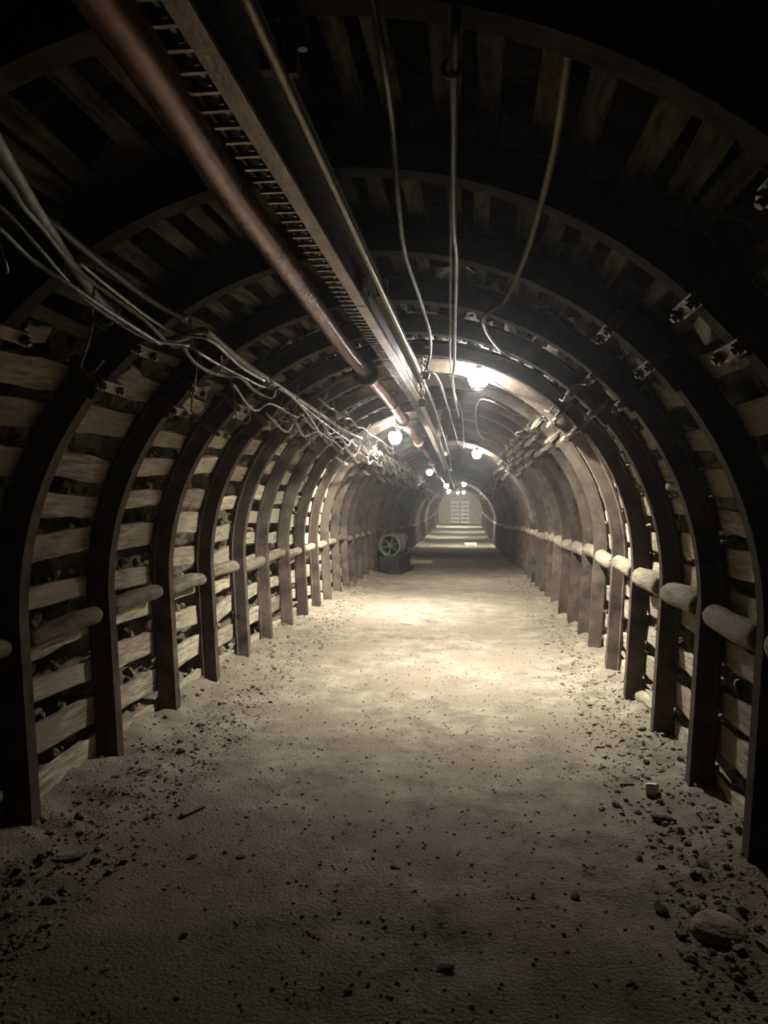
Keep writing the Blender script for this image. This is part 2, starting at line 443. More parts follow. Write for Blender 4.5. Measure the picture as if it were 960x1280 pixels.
# stones wedged on top of the planks (the largest, nearest ones are single things)
cnt = {}
rub = bmesh.new()
for (bi, y, side, s, k) in stone_slots:
    if k > 7 and bi < 30: continue
    if bi < 9 and bi >= 1 and k in (0, 1, 2, 3, 4, 6) and R() < .95:
        n = 1 + (R() < .45)
        for q in range(n):
            sz = U(.042, .07); yy = y + U(-.25, .25) if n == 1 else y + (-.18 if q == 0 else .16) + U(-.04, .04)
            m = frame_matrix(yy, s + .065 + sz * .5, ROUT + .07 + sz * .6, side)
            o = link('packed_stone', random.choice(ST + STD[:2]), None, m.translation, (U(-.4, .4), U(-.4, .4), U(0, 6)), (sz, sz, sz * U(.9, 1.3)))
            pos = '' if n == 1 else ('nearer ' if q == 0 else 'farther ')
            tag(o, '%srough stone wedged above %s plank, %s wall, %s bay from camera' % (pos, nth(k + 1), SIDE[side], nth(bi + 1)), 'stone', 'stones packed behind the wall planks')
    for q in range(4 if bi < 24 else 2):
        sz = U(.014, .045)
        m = frame_matrix(y + U(-.38, .38), s + .065 + sz * .4, ROUT + .04 + U(.0, .06), side)
        if bi < 40:
            mm = Matrix.Translation(m.translation) @ Euler((U(0, 6), U(0, 6), U(0, 6))).to_matrix().to_4x4() @ Matrix.Diagonal((sz, sz, sz, 1))
            add_to(rub, random.choice(LO), mm)
stuff('packed_rubble', mesh_of(rub, M['stone']), 'small broken rock fill lying on the planks behind the arch legs', 'rubble')
gr = bmesh.new()
for i in range(21000):
    y = 1.2 + 17 * R() ** 1.5
    if R() < .55:
        sd = random.choice((-1, 1)); off = sd * min(1.75, (1.02 if sd < 0 else 1.15) + abs(random.gauss(.30, .20)))
        sz = U(.003, .011) if R() < .9 else U(.011, .026)
    else: off = U(-1.15, 1.25); sz = .0022 + .0085 * R() ** 2.5
    x = CX(y) + off
    mm = Matrix.Translation((x, y, floor_z(x, y) + sz * .2)) @ Euler((U(-.5, .5), U(-.5, .5), U(0, 6))).to_matrix().to_4x4() @ Matrix.Diagonal((sz, sz * U(.7, 1), sz, 1))
    add_to(gr, random.choice(LO), mm)
stuff('gravel', mesh_of(gr, M['dirt']), 'loose grit and gravel strewn over the floor, thickest along both walls', 'gravel')
# loose stones on the floor, each a thing
def ground(px, py):
    p = atZ(px, py, -CAMZ)
    for _ in range(4): p = atZ(px, py, floor_z(p.x, p.y) - CAMZ)
    return p
fl = []
for (px, py, sz, dark) in [(232, 1168, .018, 0), (300, 1073, .02, 1), (493, 1085, .018, 1), (556, 1212, .03, 1), (718, 1121, .026, 1), (825, 1138, .032, 1),
        (812, 1050, .014, 1), (848, 1062, .014, 1), (865, 1006, .016, 1), (802, 912, .035, 0), (790, 925, .022, 1), (880, 1035, .02, 1), (435, 1240, .014, 0), (735, 1040, .012, 1),
        (690, 1045, .010, 1), (752, 1012, .018, 0), (65, 1043, .03, 0), (95, 1070, .025, 1), (160, 1010, .026, 0), (240, 1072, .022, 1), (215, 990, .018, 0),
        (182, 965, .03, 0), (100, 1022, .034, 0), (225, 925, .03, 0), (262, 905, .022, 0), (300, 870, .024, 0), (342, 812, .03, 0), (640, 1122, .010, 1), (380, 1010, .010, 1),
        (268, 962, .014, 1), (905, 1040, .024, 0), (850, 950, .028, 0), (772, 885, .02, 0), (741, 850, .024, 0), (560, 985, .008, 1), (430, 905, .010, 0), (880, 1083, .03, 1), (790, 1230, .015, 1)]:
    fl.append((ground(px, py), sz, dark, px))
fl.sort(key=lambda t: t[0].y)
cn = {}
for (p, sz, dark, px) in fl:
    off = p.x - CX(p.y)
    where = 'along the left wall' if off < -.85 else 'along the right wall' if off > 1.0 else 'in the middle of the path'
    kd = 'dark chip of rock' if dark else 'pale grey stone'
    cn[(kd, where)] = cn.get((kd, where), 0) + 1
    o = link('loose_stone', random.choice(STD if dark else ST), None, (p.x, p.y, p.z + sz * .22), (U(-.2, .2), U(-.2, .2), U(0, 6)), (sz * 1.25, sz * 1.1, sz * (.6 if dark else .9)))
    n = cn[(kd, where)]
    tag(o, '%s lying %s, %s to the camera' % (kd, where, 'nearest' if n == 1 else nth(n) + ' nearest'), 'stone', 'loose stones on the floor')

# special debris at the right
p = ground(900, 1166)
bm = bmesh.new(); lathe(bm, [(-.03, .02), (-.03, .095), (-.012, .108), (.006, .104), (.014, .085), (.016, .0005)], 20, 'Z')
for v in bm.verts: v.co.x *= 1 + .05 * noise.noise(v.co * 20); v.co.z += .006 * noise.noise(v.co * 14)
o = link('flat_round_stone', mesh_of(bm, M['stone'], True), None, (p.x, p.y, p.z + .015), (.16, .1, .4), (1, .78, 1.2))
tag(o, 'large flat round grey stone half buried at the lower right of the floor', 'stone')
p = ground(985, 1200)
o = link('board_offcut', mesh_of(rough_box(.22, .09, .022, seed=99), M['plank']), None, (p.x, p.y, p.z + .014), (0, .03, 1.9)); tag(o, 'pale board offcut lying at the right edge beside the flat round stone', 'board')
p = ground(830, 1024)
bm = bmesh.new()
pts = [Vector((.055 * math.cos(t), .045 * math.sin(t), .012)) for t in [k * .28 for k in range(0, 14)]]
tube(bm, pts, lambda u: .006 + .012 * math.sin(u * PI), 8); lathe(bm, [(0, .045), (.012, .04), (.02, .0005)], 14, 'Z')
tag(link('curled_shard', mesh_of(bm, M['stone_dark'], True), None, (p.x, p.y, p.z), (.1, 0, 2.2)), 'dark curled shard lying on the floor in front of the pale block', 'shard')
p = ground(815, 992)
o = link('pale_block', mesh_of(rough_box(.085, .055, .05, seg=4, seed=77, wob=.006), M['pale']), None, (p.x, p.y, p.z + .026), (0, .25, 1.2)); tag(o, 'small pale broken block standing on the floor beside a right arch leg', 'block')
p = ground(784, 982)
o = link('wood_chip', mesh_of(rough_box(.06, .02, .014, seg=4, seed=78), M['stone_dark']), None, (p.x, p.y, p.z + .007), (0, 0, .1)); tag(o, 'small dark chip of wood on the floor left of the pale block', 'wood chip')
for (px, py, rz, L, lab) in [(700, 1, 0, 0, '')][:0]: pass
p = ground(800, 880)
o = link('half_buried_log', log_mesh(31, .62, .05), None, (p.x + .05, p.y + .05, p.z + .02), (0, 0, PI / 2 + .12)); tag(o, 'short round log half buried at the foot of the right planks', 'log')
p = ground(482, 990)
for j, (px, py, rz, w) in enumerate([(80, 1075, .5, .16), (240, 1015, 1.0, .12)]):
    p = ground(px, py)
    o = link('wood_splinter', mesh_of(rough_box(w, .03, .012, seg=4, seed=80 + j), M['stone_dark']), None, (p.x, p.y, p.z + .008), (0, 0, rz))
    tag(o, ['longer', 'shorter'][j] + ' dark wood splinter among the rubble by the left wall', 'splinter', 'wood splinters on the floor')

# ------------------------------------------------------------------ lamps
LAMPP = [(400, 14500), (400, 16000), (330, 3600), (70, 500), (200, 12000), (60, 500), (200, 9000), (200, 9000), (400, 16000)]
LM = []
def lamp_meshes():
    g = bmesh.new(); prof = [(-.07, .052), (-.05, .066), (-.02, .078), (.02, .078), (.045, .066), (.062, .045), (.07, .0005)]
    lathe(g, prof, 20, 'Z')
    h = bmesh.new(); lathe(h, [(.062, .0005), (.062, .034), (.08, .034), (.10, .02), (.12, .012), (.125, .0005)], 20, 'Z')
    cyl(h, (0, 0, .13), (0, 0, .20), .007, 8)
    l = bmesh.new(); lathe(l, [(-.071, .0005), (-.071, .053)], 24, 'Z'); LM.append(mesh_of(l, M['pale']))  # added emitting disc under the globe, aims most light at the floor
    c = bmesh.new()
    for k in range(6):
        a = k * PI / 3
        tube(c, [Vector((r * math.cos(a), r * math.sin(a), z)) for z, r in [(.07, .066), (.03, .084), (-.02, .086), (-.07, .07), (-.104, .03)]], .0022, 5)
    tube(c, [Vector((.03 * math.cos(t * PI / 8), .03 * math.sin(t * PI / 8), -.104)) for t in range(16)], .0022, 5, True)
    return g, mesh_of(h, M['black'], True), mesh_of(c, M['zinc'], True)
g, HOUS, CAGE = lamp_meshes()
GL = mesh_of(g, M['pale'], True)
bm = bmesh.new(); lathe(bm, [(-.066, .056), (-.066, .066), (-.099, .064), (-.099, .058), (-.066, .056)], 28, 'Z'); CUTOFF_RING = mesh_of(bm, M['zinc'], True)  # added ring around the disc, cuts its light off near the camera
LAMPS = [(598, 471, 6.36), (494, 546, 9.70), (596, 567, 13.88), (537, 590, 20.0), (580, 605, 30.5), (558, 607, 26.5)]
lamp_pos = [atY(*q) for q in LAMPS]
for y, dx in ((38, -.45), (44, .3), (51, -.1)): lamp_pos.append(Vector((CX(y) + dx, y, CZ(y) + 2.38)))
names = ['glowing caged lamp on the right, largest and nearest to the camera', 'glowing caged lamp on the left above the tangled cables', 'glowing caged lamp on the right, second in its row',
         'small glowing lamp on the left ahead of the pipe end', 'small glowing lamp on the right, third in its row', 'tiny glowing lamp left of the third right lamp', 'tiny far lamp on the left, beyond the other left lamps',
         'tiny far lamp on the right, close to the end gate', 'tiny lamp in the roof just before the end gate']
for p, (pg, pl), nm in zip(lamp_pos, LAMPP, names):
    t = bpy.data.objects.new('caged_lamp', None); COL.objects.link(t)
    off = p.x - CX(p.y); top = CZ(p.y) + HL + math.sqrt(RI ** 2 - off ** 2) + .12
    t.location = p; tag(t, nm, 'lamp', 'lamps hung under the roof')
    t.rotation_euler = (math.radians(14 if p.y < 7 else 22), 0, 0)
    ga = GL.copy(); ga.materials[0] = emis('lit_globe', (1.0, .965, .91), pg); la = LM[0].copy(); la.materials[0] = emis('added_downlight', (1.0, .955, .86), pl)
    link('added_cutoff_ring', CUTOFF_RING, t); link('globe', ga, t); link('lens', la, t); link('housing', HOUS, t); link('cage', CAGE, t)  # lens is the added emitting disc, the ring trims its spread
    if top > p.z + 9:
        bm = bmesh.new(); tube(bm, [Vector((0, 0, .19)), Vector((.004, 0, top - p.z))], .005, 6); link('hanger_rod', mesh_of(bm, M['black']), t)

# ------------------------------------------------------------------ roof services
def follow(X, Z, ys): return [Vector((X + (CX(y) + .44), y, CAMZ + Z + CZ(y))) for y in ys]
def yr(a, b, st):
    o = []; y = a
    while y < b: o.append(y); y += st
    return o + [b]
# big pipe
def pipe_pt(y):
    X = interp(y, [(-1, -.60), (1.3, -.655), (2.2, -.71), (4.9, -.80), (9.5, -.84), (60, -.84)]); Z = .875
    return Vector((X + CX(y) + .44, y, CAMZ + Z + CZ(y)))
YF = 5.55
t = tag(link('steel_pipe', None), 'long rust-brown steel pipe slung under the roof, ending at a bolted flange', 'pipe')
bm = bmesh.new(); tube(bm, [pipe_pt(y) for y in yr(-1, YF, .2)], .051, 20); link('pipe_run', mesh_of(bm, M['pipe'], True), t)
bm = bmesh.new(); pf = pipe_pt(YF)
lathe(bm, [(-.02, .056), (-.02, .098), (.006, .102), (.006, .056)], 24)
for k in range(8):
    a = k * PI / 4 + .2; cyl(bm, (.084 * math.cos(a), -.04, .084 * math.sin(a)), (.084 * math.cos(a), .01, .084 * math.sin(a)), .010, 6)
link('flange', mesh_of(bm, M['black']), t, pf)
t = tag(link('painted_pipe', None), 'faded red and white painted pipe running on from the bolted flange', 'pipe')
bm = bmesh.new(); tube(bm, [pipe_pt(y) for y in yr(YF + .01, 12.0, .3)], .05, 18); link('pipe_run', mesh_of(bm, M['pipe_red'], True), t)
bm = bmesh.new(); lathe(bm, [(0, .05), (0, .102), (.03, .102), (.03, .05)], 24); link('flange', mesh_of(bm, M['black']), t, pipe_pt(YF + .02))
bm = bmesh.new(); lathe(bm, [(0, .05), (0, .09), (.05, .09), (.05, .05)], 20); link('collar', mesh_of(bm, M['pipe_red']), t, pipe_pt(9.0))
t = tag(link('far_pipe', None), 'far stretch of red pipe slung along the roof past the left lamp', 'pipe')
bm = bmesh.new(); tube(bm, [pipe_pt(y) for y in yr(12.05, 40, .5)], .045, 12); link('pipe_run', mesh_of(bm, M['pipe_red'], True), t)
for y in (12.05, 17, 22):
    bm = bmesh.new(); lathe(bm, [(0, .045), (0, .085), (.05, .085), (.05, .045)], 16); link('collar', mesh_of(bm, M['pipe_red']), t, pipe_pt(y))
# pipe hangers
HP = []
for i, ya in enumerate(ARCH_Y):
    if i % 3 != 1 or ya > 24 or ya < 5: continue
    p = pipe_pt(ya + .12); bm = bmesh.new()
    tube(bm, [Vector((.062 * math.cos(2 * PI * k / 20), 0, .062 * math.sin(2 * PI * k / 20))) for k in range(20)], .006, 6, True)
    off = p.x - CX(p.y); top = CZ(p.y) + HL + math.sqrt(1.79 ** 2 - off ** 2) - p.z
    tube(bm, [Vector((0, 0, .062)), Vector((0, 0, top))], .005, 6)
    o = link('pipe_hanger', mesh_of(bm, M['black']), None, p)
    tag(o, 'black ring hanger holding the roof pipe behind the %s arch' % nth(i + 1), 'pipe hanger', 'ring hangers of the roof pipe')
# second dark red conduit
bm = bmesh.new(); tube(bm, follow(-.60, .985, yr(-1, 5.2, .3)) , .026, 12)
tag(link('red_conduit', mesh_of(bm, M['darkred'], True)), 'thin dark red conduit above the rust-brown pipe beside the toothed rack', 'conduit')
# toothed rack rail
t = tag(link('toothed_rack', None), 'black toothed rack with close metal rungs running between pipe and monorail beam', 'rack')
def rack_pt(y, dz=0): return Vector((-.595 + CX(y) + .44, y, CAMZ + .885 + CZ(y) + dz))
bm = bmesh.new()
for dx in (-.044, .044): tube(bm, [rack_pt(y, .03) + Vector((dx, 0, 0)) for y in yr(-1, 20, .5)], .007, 6)
link('side_rail', mesh_of(bm, M['black']), t)
bm = bmesh.new()
pa = [rack_pt(y, .05) for y in yr(-1, 20, .5)]
vs = [[bm.verts.new(p + Vector((dx, 0, dz))) for dx, dz in ((-.04, 0), (.04, 0), (.04, .008), (-.04, .008))] for p in pa]
for a, b in zip(vs, vs[1:]):
    for k in range(4): bm.faces.new((a[k], a[(k + 1) % 4], b[(k + 1) % 4], b[k]))
link('backing_strip', mesh_of(bm, M['black']), t)
bm = bmesh.new(); box(bm, (0, 0, 0), (.068, .012, .012)); box(bm, (.01 , .025, .018), (.010, .05, .012)); RUNG = mesh_of(bm, M['rung'])
rest = bmesh.new(); n = 0
y = .98
while y < 20:
    if n < 100: link('rung', RUNG, t, rack_pt(y)); n += 1
    else: add_to(rest, RUNG, Matrix.Translation(rack_pt(y)))
    y += .08
o = link('far_rungs', mesh_of(rest, M['rung']), t); o['kind'] = 'stuff'
# monorail beam
def beam_mesh(y0, y1, sec, m):
    bm = bmesh.new(); n = len(sec)
    vs = [[bm.verts.new(Vector((-.478 + CX(y) + .44 + a, y, CAMZ + .815 + CZ(y) + b))) for a, b in sec] for y in yr(y0, y1, .4)]
    for a, b in zip(vs, vs[1:]):
        for k in range(n): bm.faces.new((a[k], a[(k + 1) % n], b[(k + 1) % n], b[k]))
    bm.faces.new(vs[0]); bm.faces.new(vs[-1][::-1])
    return mesh_of(bm, m)
BSEC = [(-.042, 0), (.004, 0), (.004, .012), (-.042, .012)]
TSEC = [(-.024, .0125), (-.012, .0125), (-.012, .128), (.062, .131), (.062, .142), (-.042, .142), (-.042, .131), (-.024, .128)]
t = tag(link('monorail_beam', None), 'long steel monorail I-beam slung under the roof along the gallery', 'rail beam')
for ya, yb in ((-1, 3.3), (3.31, 6.6), (6.61, 40)):
    w_ = link('web', beam_mesh(ya, yb, TSEC, M['black']), t); w_['label'] = 'dark web and upper flange'  # web set black for the dark gap between the bright strips
    l_ = link('running_flange', beam_mesh(ya, yb, BSEC, M['rail']), t); l_['label'] = 'worn bright lower flange'
for yj in (3.3, 6.6):
    bm = bmesh.new(); b0 = Vector((-.478, yj, CAMZ + .815 + .07 + CZ(yj)))
    box(bm, b0 + Vector((-.003, 0, 0)), (.014, .22, .07)); box(bm, b0 + Vector((-.033, 0, 0)), (.014, .22, .07))
    for q in (-.07, .07): cyl(bm, b0 + Vector((-.05, q, 0)), b0 + Vector((.014, q, 0)), .012, 6)
    link('joint_plate', mesh_of(bm, M['clamp']), t)
# thin pipe beside the beam on the right
bm = bmesh.new(); tube(bm, follow(-.402, .87, yr(-1, 30, .5)), .013, 10)
tag(link('slim_conduit', mesh_of(bm, M['rail'], True)), 'slim steel conduit running tight along the right side of the monorail beam', 'conduit')

def chain_mesh(n, pitch=.034, r=.0052, w=.013):
    bm = bmesh.new()
    for i in range(n):
        pts = []
        for k in range(12):
            a = 2 * PI * k / 12
            u = math.cos(a) * w; v = math.sin(a) * w + (math.copysign(pitch * .38, math.sin(a)) if abs(math.sin(a)) > .01 else 0)
            pts.append(Vector((u, 0, v)) if i % 2 else Vector((0, u, v)))
        pts = [p - Vector((0, 0, i * pitch)) for p in pts]
        tube(bm, pts, r, 6, True)
    return mesh_of(bm, M['zinc'], True)
CH = chain_mesh(9)
def hanger(y, X, n, sway, lab):
    p0 = Vector((X + CX(y) + .44, y, CZ(y) + HL + math.sqrt(1.66 ** 2 - (X + .44) ** 2)))
    t = tag(link('chain_hanger', None, None, p0, (sway, sway * .5, 0)), lab, 'chain', 'chains hung from the arches by the monorail beam')
    link('chain', CH if n == 9 else chain_mesh(n), t)
    bm = bmesh.new(); box(bm, (0, 0, .02), (.05, .09, .018)); tube(bm, [Vector((-.028, 0, .02)), Vector((-.028, 0, -.02)), Vector((0, 0, -.032)), Vector((.028, 0, -.02)), Vector((.028, 0, .02))], .008, 6)
    link('shackle', mesh_of(bm, M['zinc'], True), t)
    bm = bmesh.new(); zb = -n * .034
    box(bm, (0, 0, zb - .02), (.05, .035, .06)); cyl(bm, (-.035, 0, zb - .01), (.035, 0, zb - .01), .012, 8)
    link('hook_block', mesh_of(bm, M['zinc']), t)
hanger(5.80, -.385, 11, .02, 'zinc chain with hook block hanging beside the monorail beam at the lit arch')
hanger(5.72, -.35, 5, .1, 'shorter zinc chain just right of the long hook block chain')
hanger(9.75, -.415, 8, .03, 'zinc chain hanging by the monorail beam near the left lamp')
hanger(13.1, -.42, 8, .03, 'zinc chain hanging by the monorail beam at the second lit arch')
hanger(18.0, -.42, 8, .03, 'small far chain hanging by the monorail beam past the second lit arch')
# rail bracket near the camera at the top
t = tag(link('beam_bracket', None, None, atZ(352, 62, .97)), 'pale steel bracket holding the monorail beam at the top near the camera', 'bracket')
bm = bmesh.new(); box(bm, (-.02, 0, 0), (.05, .03, .10)); box(bm, (.022, .006, .0), (.028, .02, .11)); cyl(bm, (-.05, 0, .03), (.06, 0, .03), .012, 8); link('bracket_plate', mesh_of(bm, M['clamp']), t)
bm = bmesh.new(); tube(bm, [Vector((-.02, 0, .05)), Vector((-.01, 0, .16))], .007, 6); tube(bm, [Vector((.02, 0, .05)), Vector((.01, 0, .16))], .007, 6); cyl(bm, (.05, -.01, -.01), (.05, -.01, .05), .011, 8); link('bolt', mesh_of(bm, M['zinc']), t)
t = tag(link('beam_bracket', None, None, atZ(478, 360, .95)), 'small steel bracket with a shiny bolt right of the monorail beam', 'bracket')
bm = bmesh.new(); box(bm, (0, 0, 0), (.05, .03, .09)); link('bracket_plate', mesh_of(bm, M['clamp']), t)
bm = bmesh.new(); cyl(bm, (.01, -.03, .03), (.01, .0, .03), .014, 6); cyl(bm, (0, -.03, -.03), (0, .0, -.03), .01, 6); link('bolt', mesh_of(bm, M['zinc']), t)

# hanging wires
def wire(name, pts, r, m, lab, cat='cable', group=None, n=8):
    bm = bmesh.new(); tube(bm, spline(pts), r, n)
    return tag(link(name, mesh_of(bm, m, True)), lab, cat, group)
A = atZ
wire('sagging_cable', [A(728, -60, .97), A(720, 0, .95), A(706, 100, .92), A(690, 200, .9), A(660, 310, .84), A(632, 372, .76), A(605, 398, .715), A(618, 428, .80), A(640, 445, .88), A(690, 462, .93), A(706, 500, .72)],
     .0115, M['wire_brown'], 'brown cable sagging from the roof, kinked low beside the right lamp')
wire('sagging_cable', [A(455, -80, .98), A(466, 0, .97), A(480, 80, .93), A(492, 170, .93), A(497, 240, .88), A(506, 315, .86), A(524, 370, .87), A(537, 415, .93), A(538, 440, .95), A(534, 462, .85), A(545, 470, .84), A(556, 495, .84), A(566, 530, .9), A(574, 560, .8)],
     .009, M['cable_dark'], 'thin dark cable winding along the roof right of the monorail beam')
wire('drop_wire', [A(560, -60, 1.0), A(563, 0, .98), A(565, 95, .92), A(566, 200, .92), A(564, 290, .93), A(563, 400, .92), A(563, 455, .9), A(568, 490, .85), A(578, 520, .85), A(580, 560, .75)],
     .006, M['cable'], 'straight thin wire strung along the middle of the roof, left strand of two', 'wire', 'paired wires along the roof')
wire('drop_wire', [A(578, -60, 1.0), A(574, 0, .98), A(569, 60, .93), A(567, 200, .91), A(568, 290, .90), A(571, 330, .92), A(569, 400, .92), A(568, 455, .88), A(566, 480, .80), A(574, 520, .80)],
     .009, M['cable_dark'], 'thicker dark cable strung along the middle of the roof, right strand of two', 'cable', 'paired wires along the roof')
p = A(565, 85, .93)
bm = bmesh.new(); tube(bm, [p + Vector((.020 * math.cos(2 * PI * k / 16), 0, .020 * math.sin(2 * PI * k / 16))) for k in range(16)], .006, 6, True)
tag(link('wire_ring', mesh_of(bm, M['zinc'], True)), 'small metal ring gathering the paired wires near the top of the view', 'ring')
wire('lamp_lead', [lamp_pos[0] + Vector((0, .0, .13)), A(622, 480, .86), A(655, 500, 1.0 * .8), A(650, 520, .72), A(600, 500, .8), A(598, 540, .8), A(612, 560, .8), A(600, 568, .78)], .005, M['cable_dark'], 'thin dark lead looping from the nearest right lamp to the next one', 'cable')

# left cable bundle
G = 'cables slung along the left shoulder'
def gen(y0, y1, X, Z, amp, seed):
    rs = random.Random(seed); o = []
    for ya in ARCH_Y:
        if y0 < ya < y1:
            o.append(Vector((X + CX(ya) + .44 + rs.uniform(-.02, .02), ya, CAMZ + Z + CZ(ya) + rs.uniform(-.02, .02))))
            ym = ya + PITCH / 2
            o.append(Vector((X + CX(ym) + .44 + rs.uniform(-.02, .06), ym, CAMZ + Z + CZ(ym) - amp * rs.uniform(.5, 1.3))))
    return o
wire('thick_cable', [A(-60, 80, .75), A(0, 185, .74), A(60, 285, .74), A(120, 370, .71), A(165, 408, .66), A(205, 426, .62), A(250, 414, .70), A(262, 418, .70), A(300, 450, .68), A(350, 484, .66), A(395, 514, .66), A(430, 538, .62), A(452, 548, .60)],
     .017, M['cable'], 'thickest pale cable of the left bundle, kinked up at its middle', 'cable', G)
wire('thick_cable', gen(9.6, 34, -1.30, .62, .05, 3), .017, M['cable'], 'thick cable running on along the left shoulder beyond the left lamp', 'cable', G)
wire('bundle_cable', [A(-40, 170, .80), A(20, 240, .80), A(70, 282, .78), A(130, 332, .76), A(190, 376, .74), A(233, 398, .72)], .015, M['cable_dark'], 'dark cable above the thickest one, ending at a hook', 'cable', G)
wire('bundle_cable', [A(-50, 180, .70), A(0, 220, .70), A(30, 260, .68), A(50, 282, .70), A(100, 340, .68), A(180, 400, .62), A(215, 432, .58), A(240, 428, .6)], .007, M['cable'], 'thin cable crossing under the thickest left cable', 'cable', G)
wire('bundle_cable', [A(-30, 245, .66), A(0, 258, .66), A(50, 312, .62), A(100, 368, .58), A(150, 405, .55), A(190, 425, .55), A(235, 432, .58)], .006, M['cable_dark'], 'slack thin dark cable, second lowest at the left edge', 'cable', G)
wire('bundle_cable', [A(-30, 270, .60), A(0, 287, .60), A(40, 325, .58), A(90, 358, .56), A(140, 392, .55), A(200, 430, .55)], .007, M['cable_dark'], 'slack dark cable, lowest of the bundle at the left edge', 'cable', G)
wire('bundle_cable', [A(95, 325, .72), A(140, 362, .70), A(190, 400, .68), A(222, 418, .66), A(262, 425, .66), A(300, 458, .62), A(330, 476, .62)], .007, M['zinc'], 'thin bright wire lying along the thick left cable', 'cable', G)
wire('bundle_cable', [A(228, 432, .58), A(245, 455, .54), A(272, 468, .54), A(300, 472, .55), A(318, 488, .52), A(340, 497, .52), A(350, 485, .56), A(380, 512, .56), A(402, 545, .48)], .008, M['cable'], 'pale cable sagging lowest in the middle of the bundle', 'cable', G)
wire('bundle_cable', [A(235, 430, .60), A(255, 445, .57), A(285, 462, .58), A(305, 472, .57), A(330, 484, .57), A(345, 480, .6), A(375, 505, .58), A(420, 540, .55), A(450, 560, .5)], .006, M['zinc'], 'thin bright wire just above the lowest sagging cable', 'cable', G)
wire('bundle_cable', gen(4.5, 30, -1.40, .50, .07, 5), .009, M['cable'], 'pale cable looping arch to arch below the bundle', 'cable', G)
wire('bundle_cable', gen(5.2, 26, -1.22, .70, .03, 6), .010, M['cable_dark'], 'dark cable running arch to arch above the bundle', 'cable', G)
wire('bundle_cable', gen(4.0, 28, -1.34, .58, .09, 8), .007, M['zinc'], 'bright wire looping loosely arch to arch through the bundle', 'cable', G)
# right shoulder cable
wire('bundle_cable', [Vector((p.x + 2.0, p.y, p.z)) for p in gen(3.5, 30, -1.36, .66, .05, 11)], .008, M['cable_dark'], 'dark cable slung along the right shoulder under the clamps', 'cable')
# hooks
def hook_mesh(seed):
    rs = random.Random(seed); bm = bmesh.new()
    l = rs.uniform(.16, .26); r = rs.uniform(.03, .05)
    pts = [Vector((rs.uniform(-.02, .02), 0, l * .6)), Vector((0, 0, l * .2)), Vector((0, 0, -l * .4))]
    pts += [Vector((r - r * math.cos(a), .0, -l * .4 - r * math.sin(a))) for a in (.6, 1.2, 1.9, 2.5, 3.1)]
    pts.append(pts[-1] + Vector((.012, 0, .03)))
    tube(bm, spline(pts, 4), .0042, 6)
    return mesh_of(bm, M['zinc'], True)
HK = [hook_mesh(k) for k in range(6)]
k = 0
for i, ya in enumerate(ARCH_Y[:24]):
    for q in range(2):
        k += 1
        X = -1.28 - .1 * q + U(-.04, .04); Z = .66 - .14 * q + U(-.04, .04)
        o = link('wire_hook', HK[k % 6], None, (X + CX(ya) + .44, ya + .05 + U(-.02, .3), CAMZ + Z + CZ(ya)), (U(-.5, .5), U(-.6, .6), U(-1.2, 1.2)))
        tag(o, 'bent wire cable hook on the left shoulder by the %s arch, %s of its pair' % (nth(i + 1), ['upper', 'lower'][q]), 'wire hook', 'wire hooks holding the left cables')
# tangles of loose wire
def tangle(y, X, Z, n, seed, size=.12):
    rs = random.Random(seed); bm = bmesh.new()
    for _ in range(n):
        p = Vector((rs.uniform(-.5, .5) * size, rs.uniform(-1, 1) * size, rs.uniform(-.5, .5) * size)); pts = [p.copy()]
        for _ in range(6):
            p = p + Vector((rs.uniform(-.5, .5), rs.uniform(-.8, .8), rs.uniform(-.6, .45))) * size * .8
            p.x = max(min(p.x, size), -size); p.z = max(min(p.z, size * .8), -size); pts.append(p.copy())
        tube(bm, spline(pts, 4), rs.choice((.003, .0045, .007)), 5)
    return mesh_of(bm, M['zinc'] if seed % 3 else M['cable'], True)
for i, ya in enumerate(ARCH_Y):
    if ya < 4.5 or ya > 34 or (ya > 12 and i % 2): continue
    for q, (X, Z) in enumerate([(-1.30, .58)] + ([(.52, .64)] if i % 2 else [])):
        y = ya + .35
        o = link('wire_tangle', tangle(y, X, Z, (4 if ya < 13 else 2) if q == 0 else 2, 100 + i * 2 + q, .10), None, (X + CX(y) + .44, y, CAMZ + Z + CZ(y)))
        tag(o, 'tangle of loose pale wire on the %s shoulder just beyond the %s arch' % ('left' if q == 0 else 'right', nth(i + 1)), 'wire tangle', 'tangled wires on the shoulders')
# wedges at the clamps
WD = [mesh_of(rough_box(U(.14, .22), U(.05, .09), .035, seg=4, seed=200 + k, wob=.008), M['log']) for k in range(5)]
for i, ya in enumerate(ARCH_Y[:9]):
    for side in (-1, 1):
        m = frame_matrix(ya + .19, HL + math.radians(U(42, 47)) * RI, RI + .03, side, U(-.7, .7), U(-.3, .3))
        o = link('timber_wedge', random.choice(WD)); o.matrix_world = m
        tag(o, 'short timber wedge jammed beside the %s clamps of the %s arch' % (SIDE[side], nth(i + 1)), 'wedge', 'timber wedges by the arch clamps')

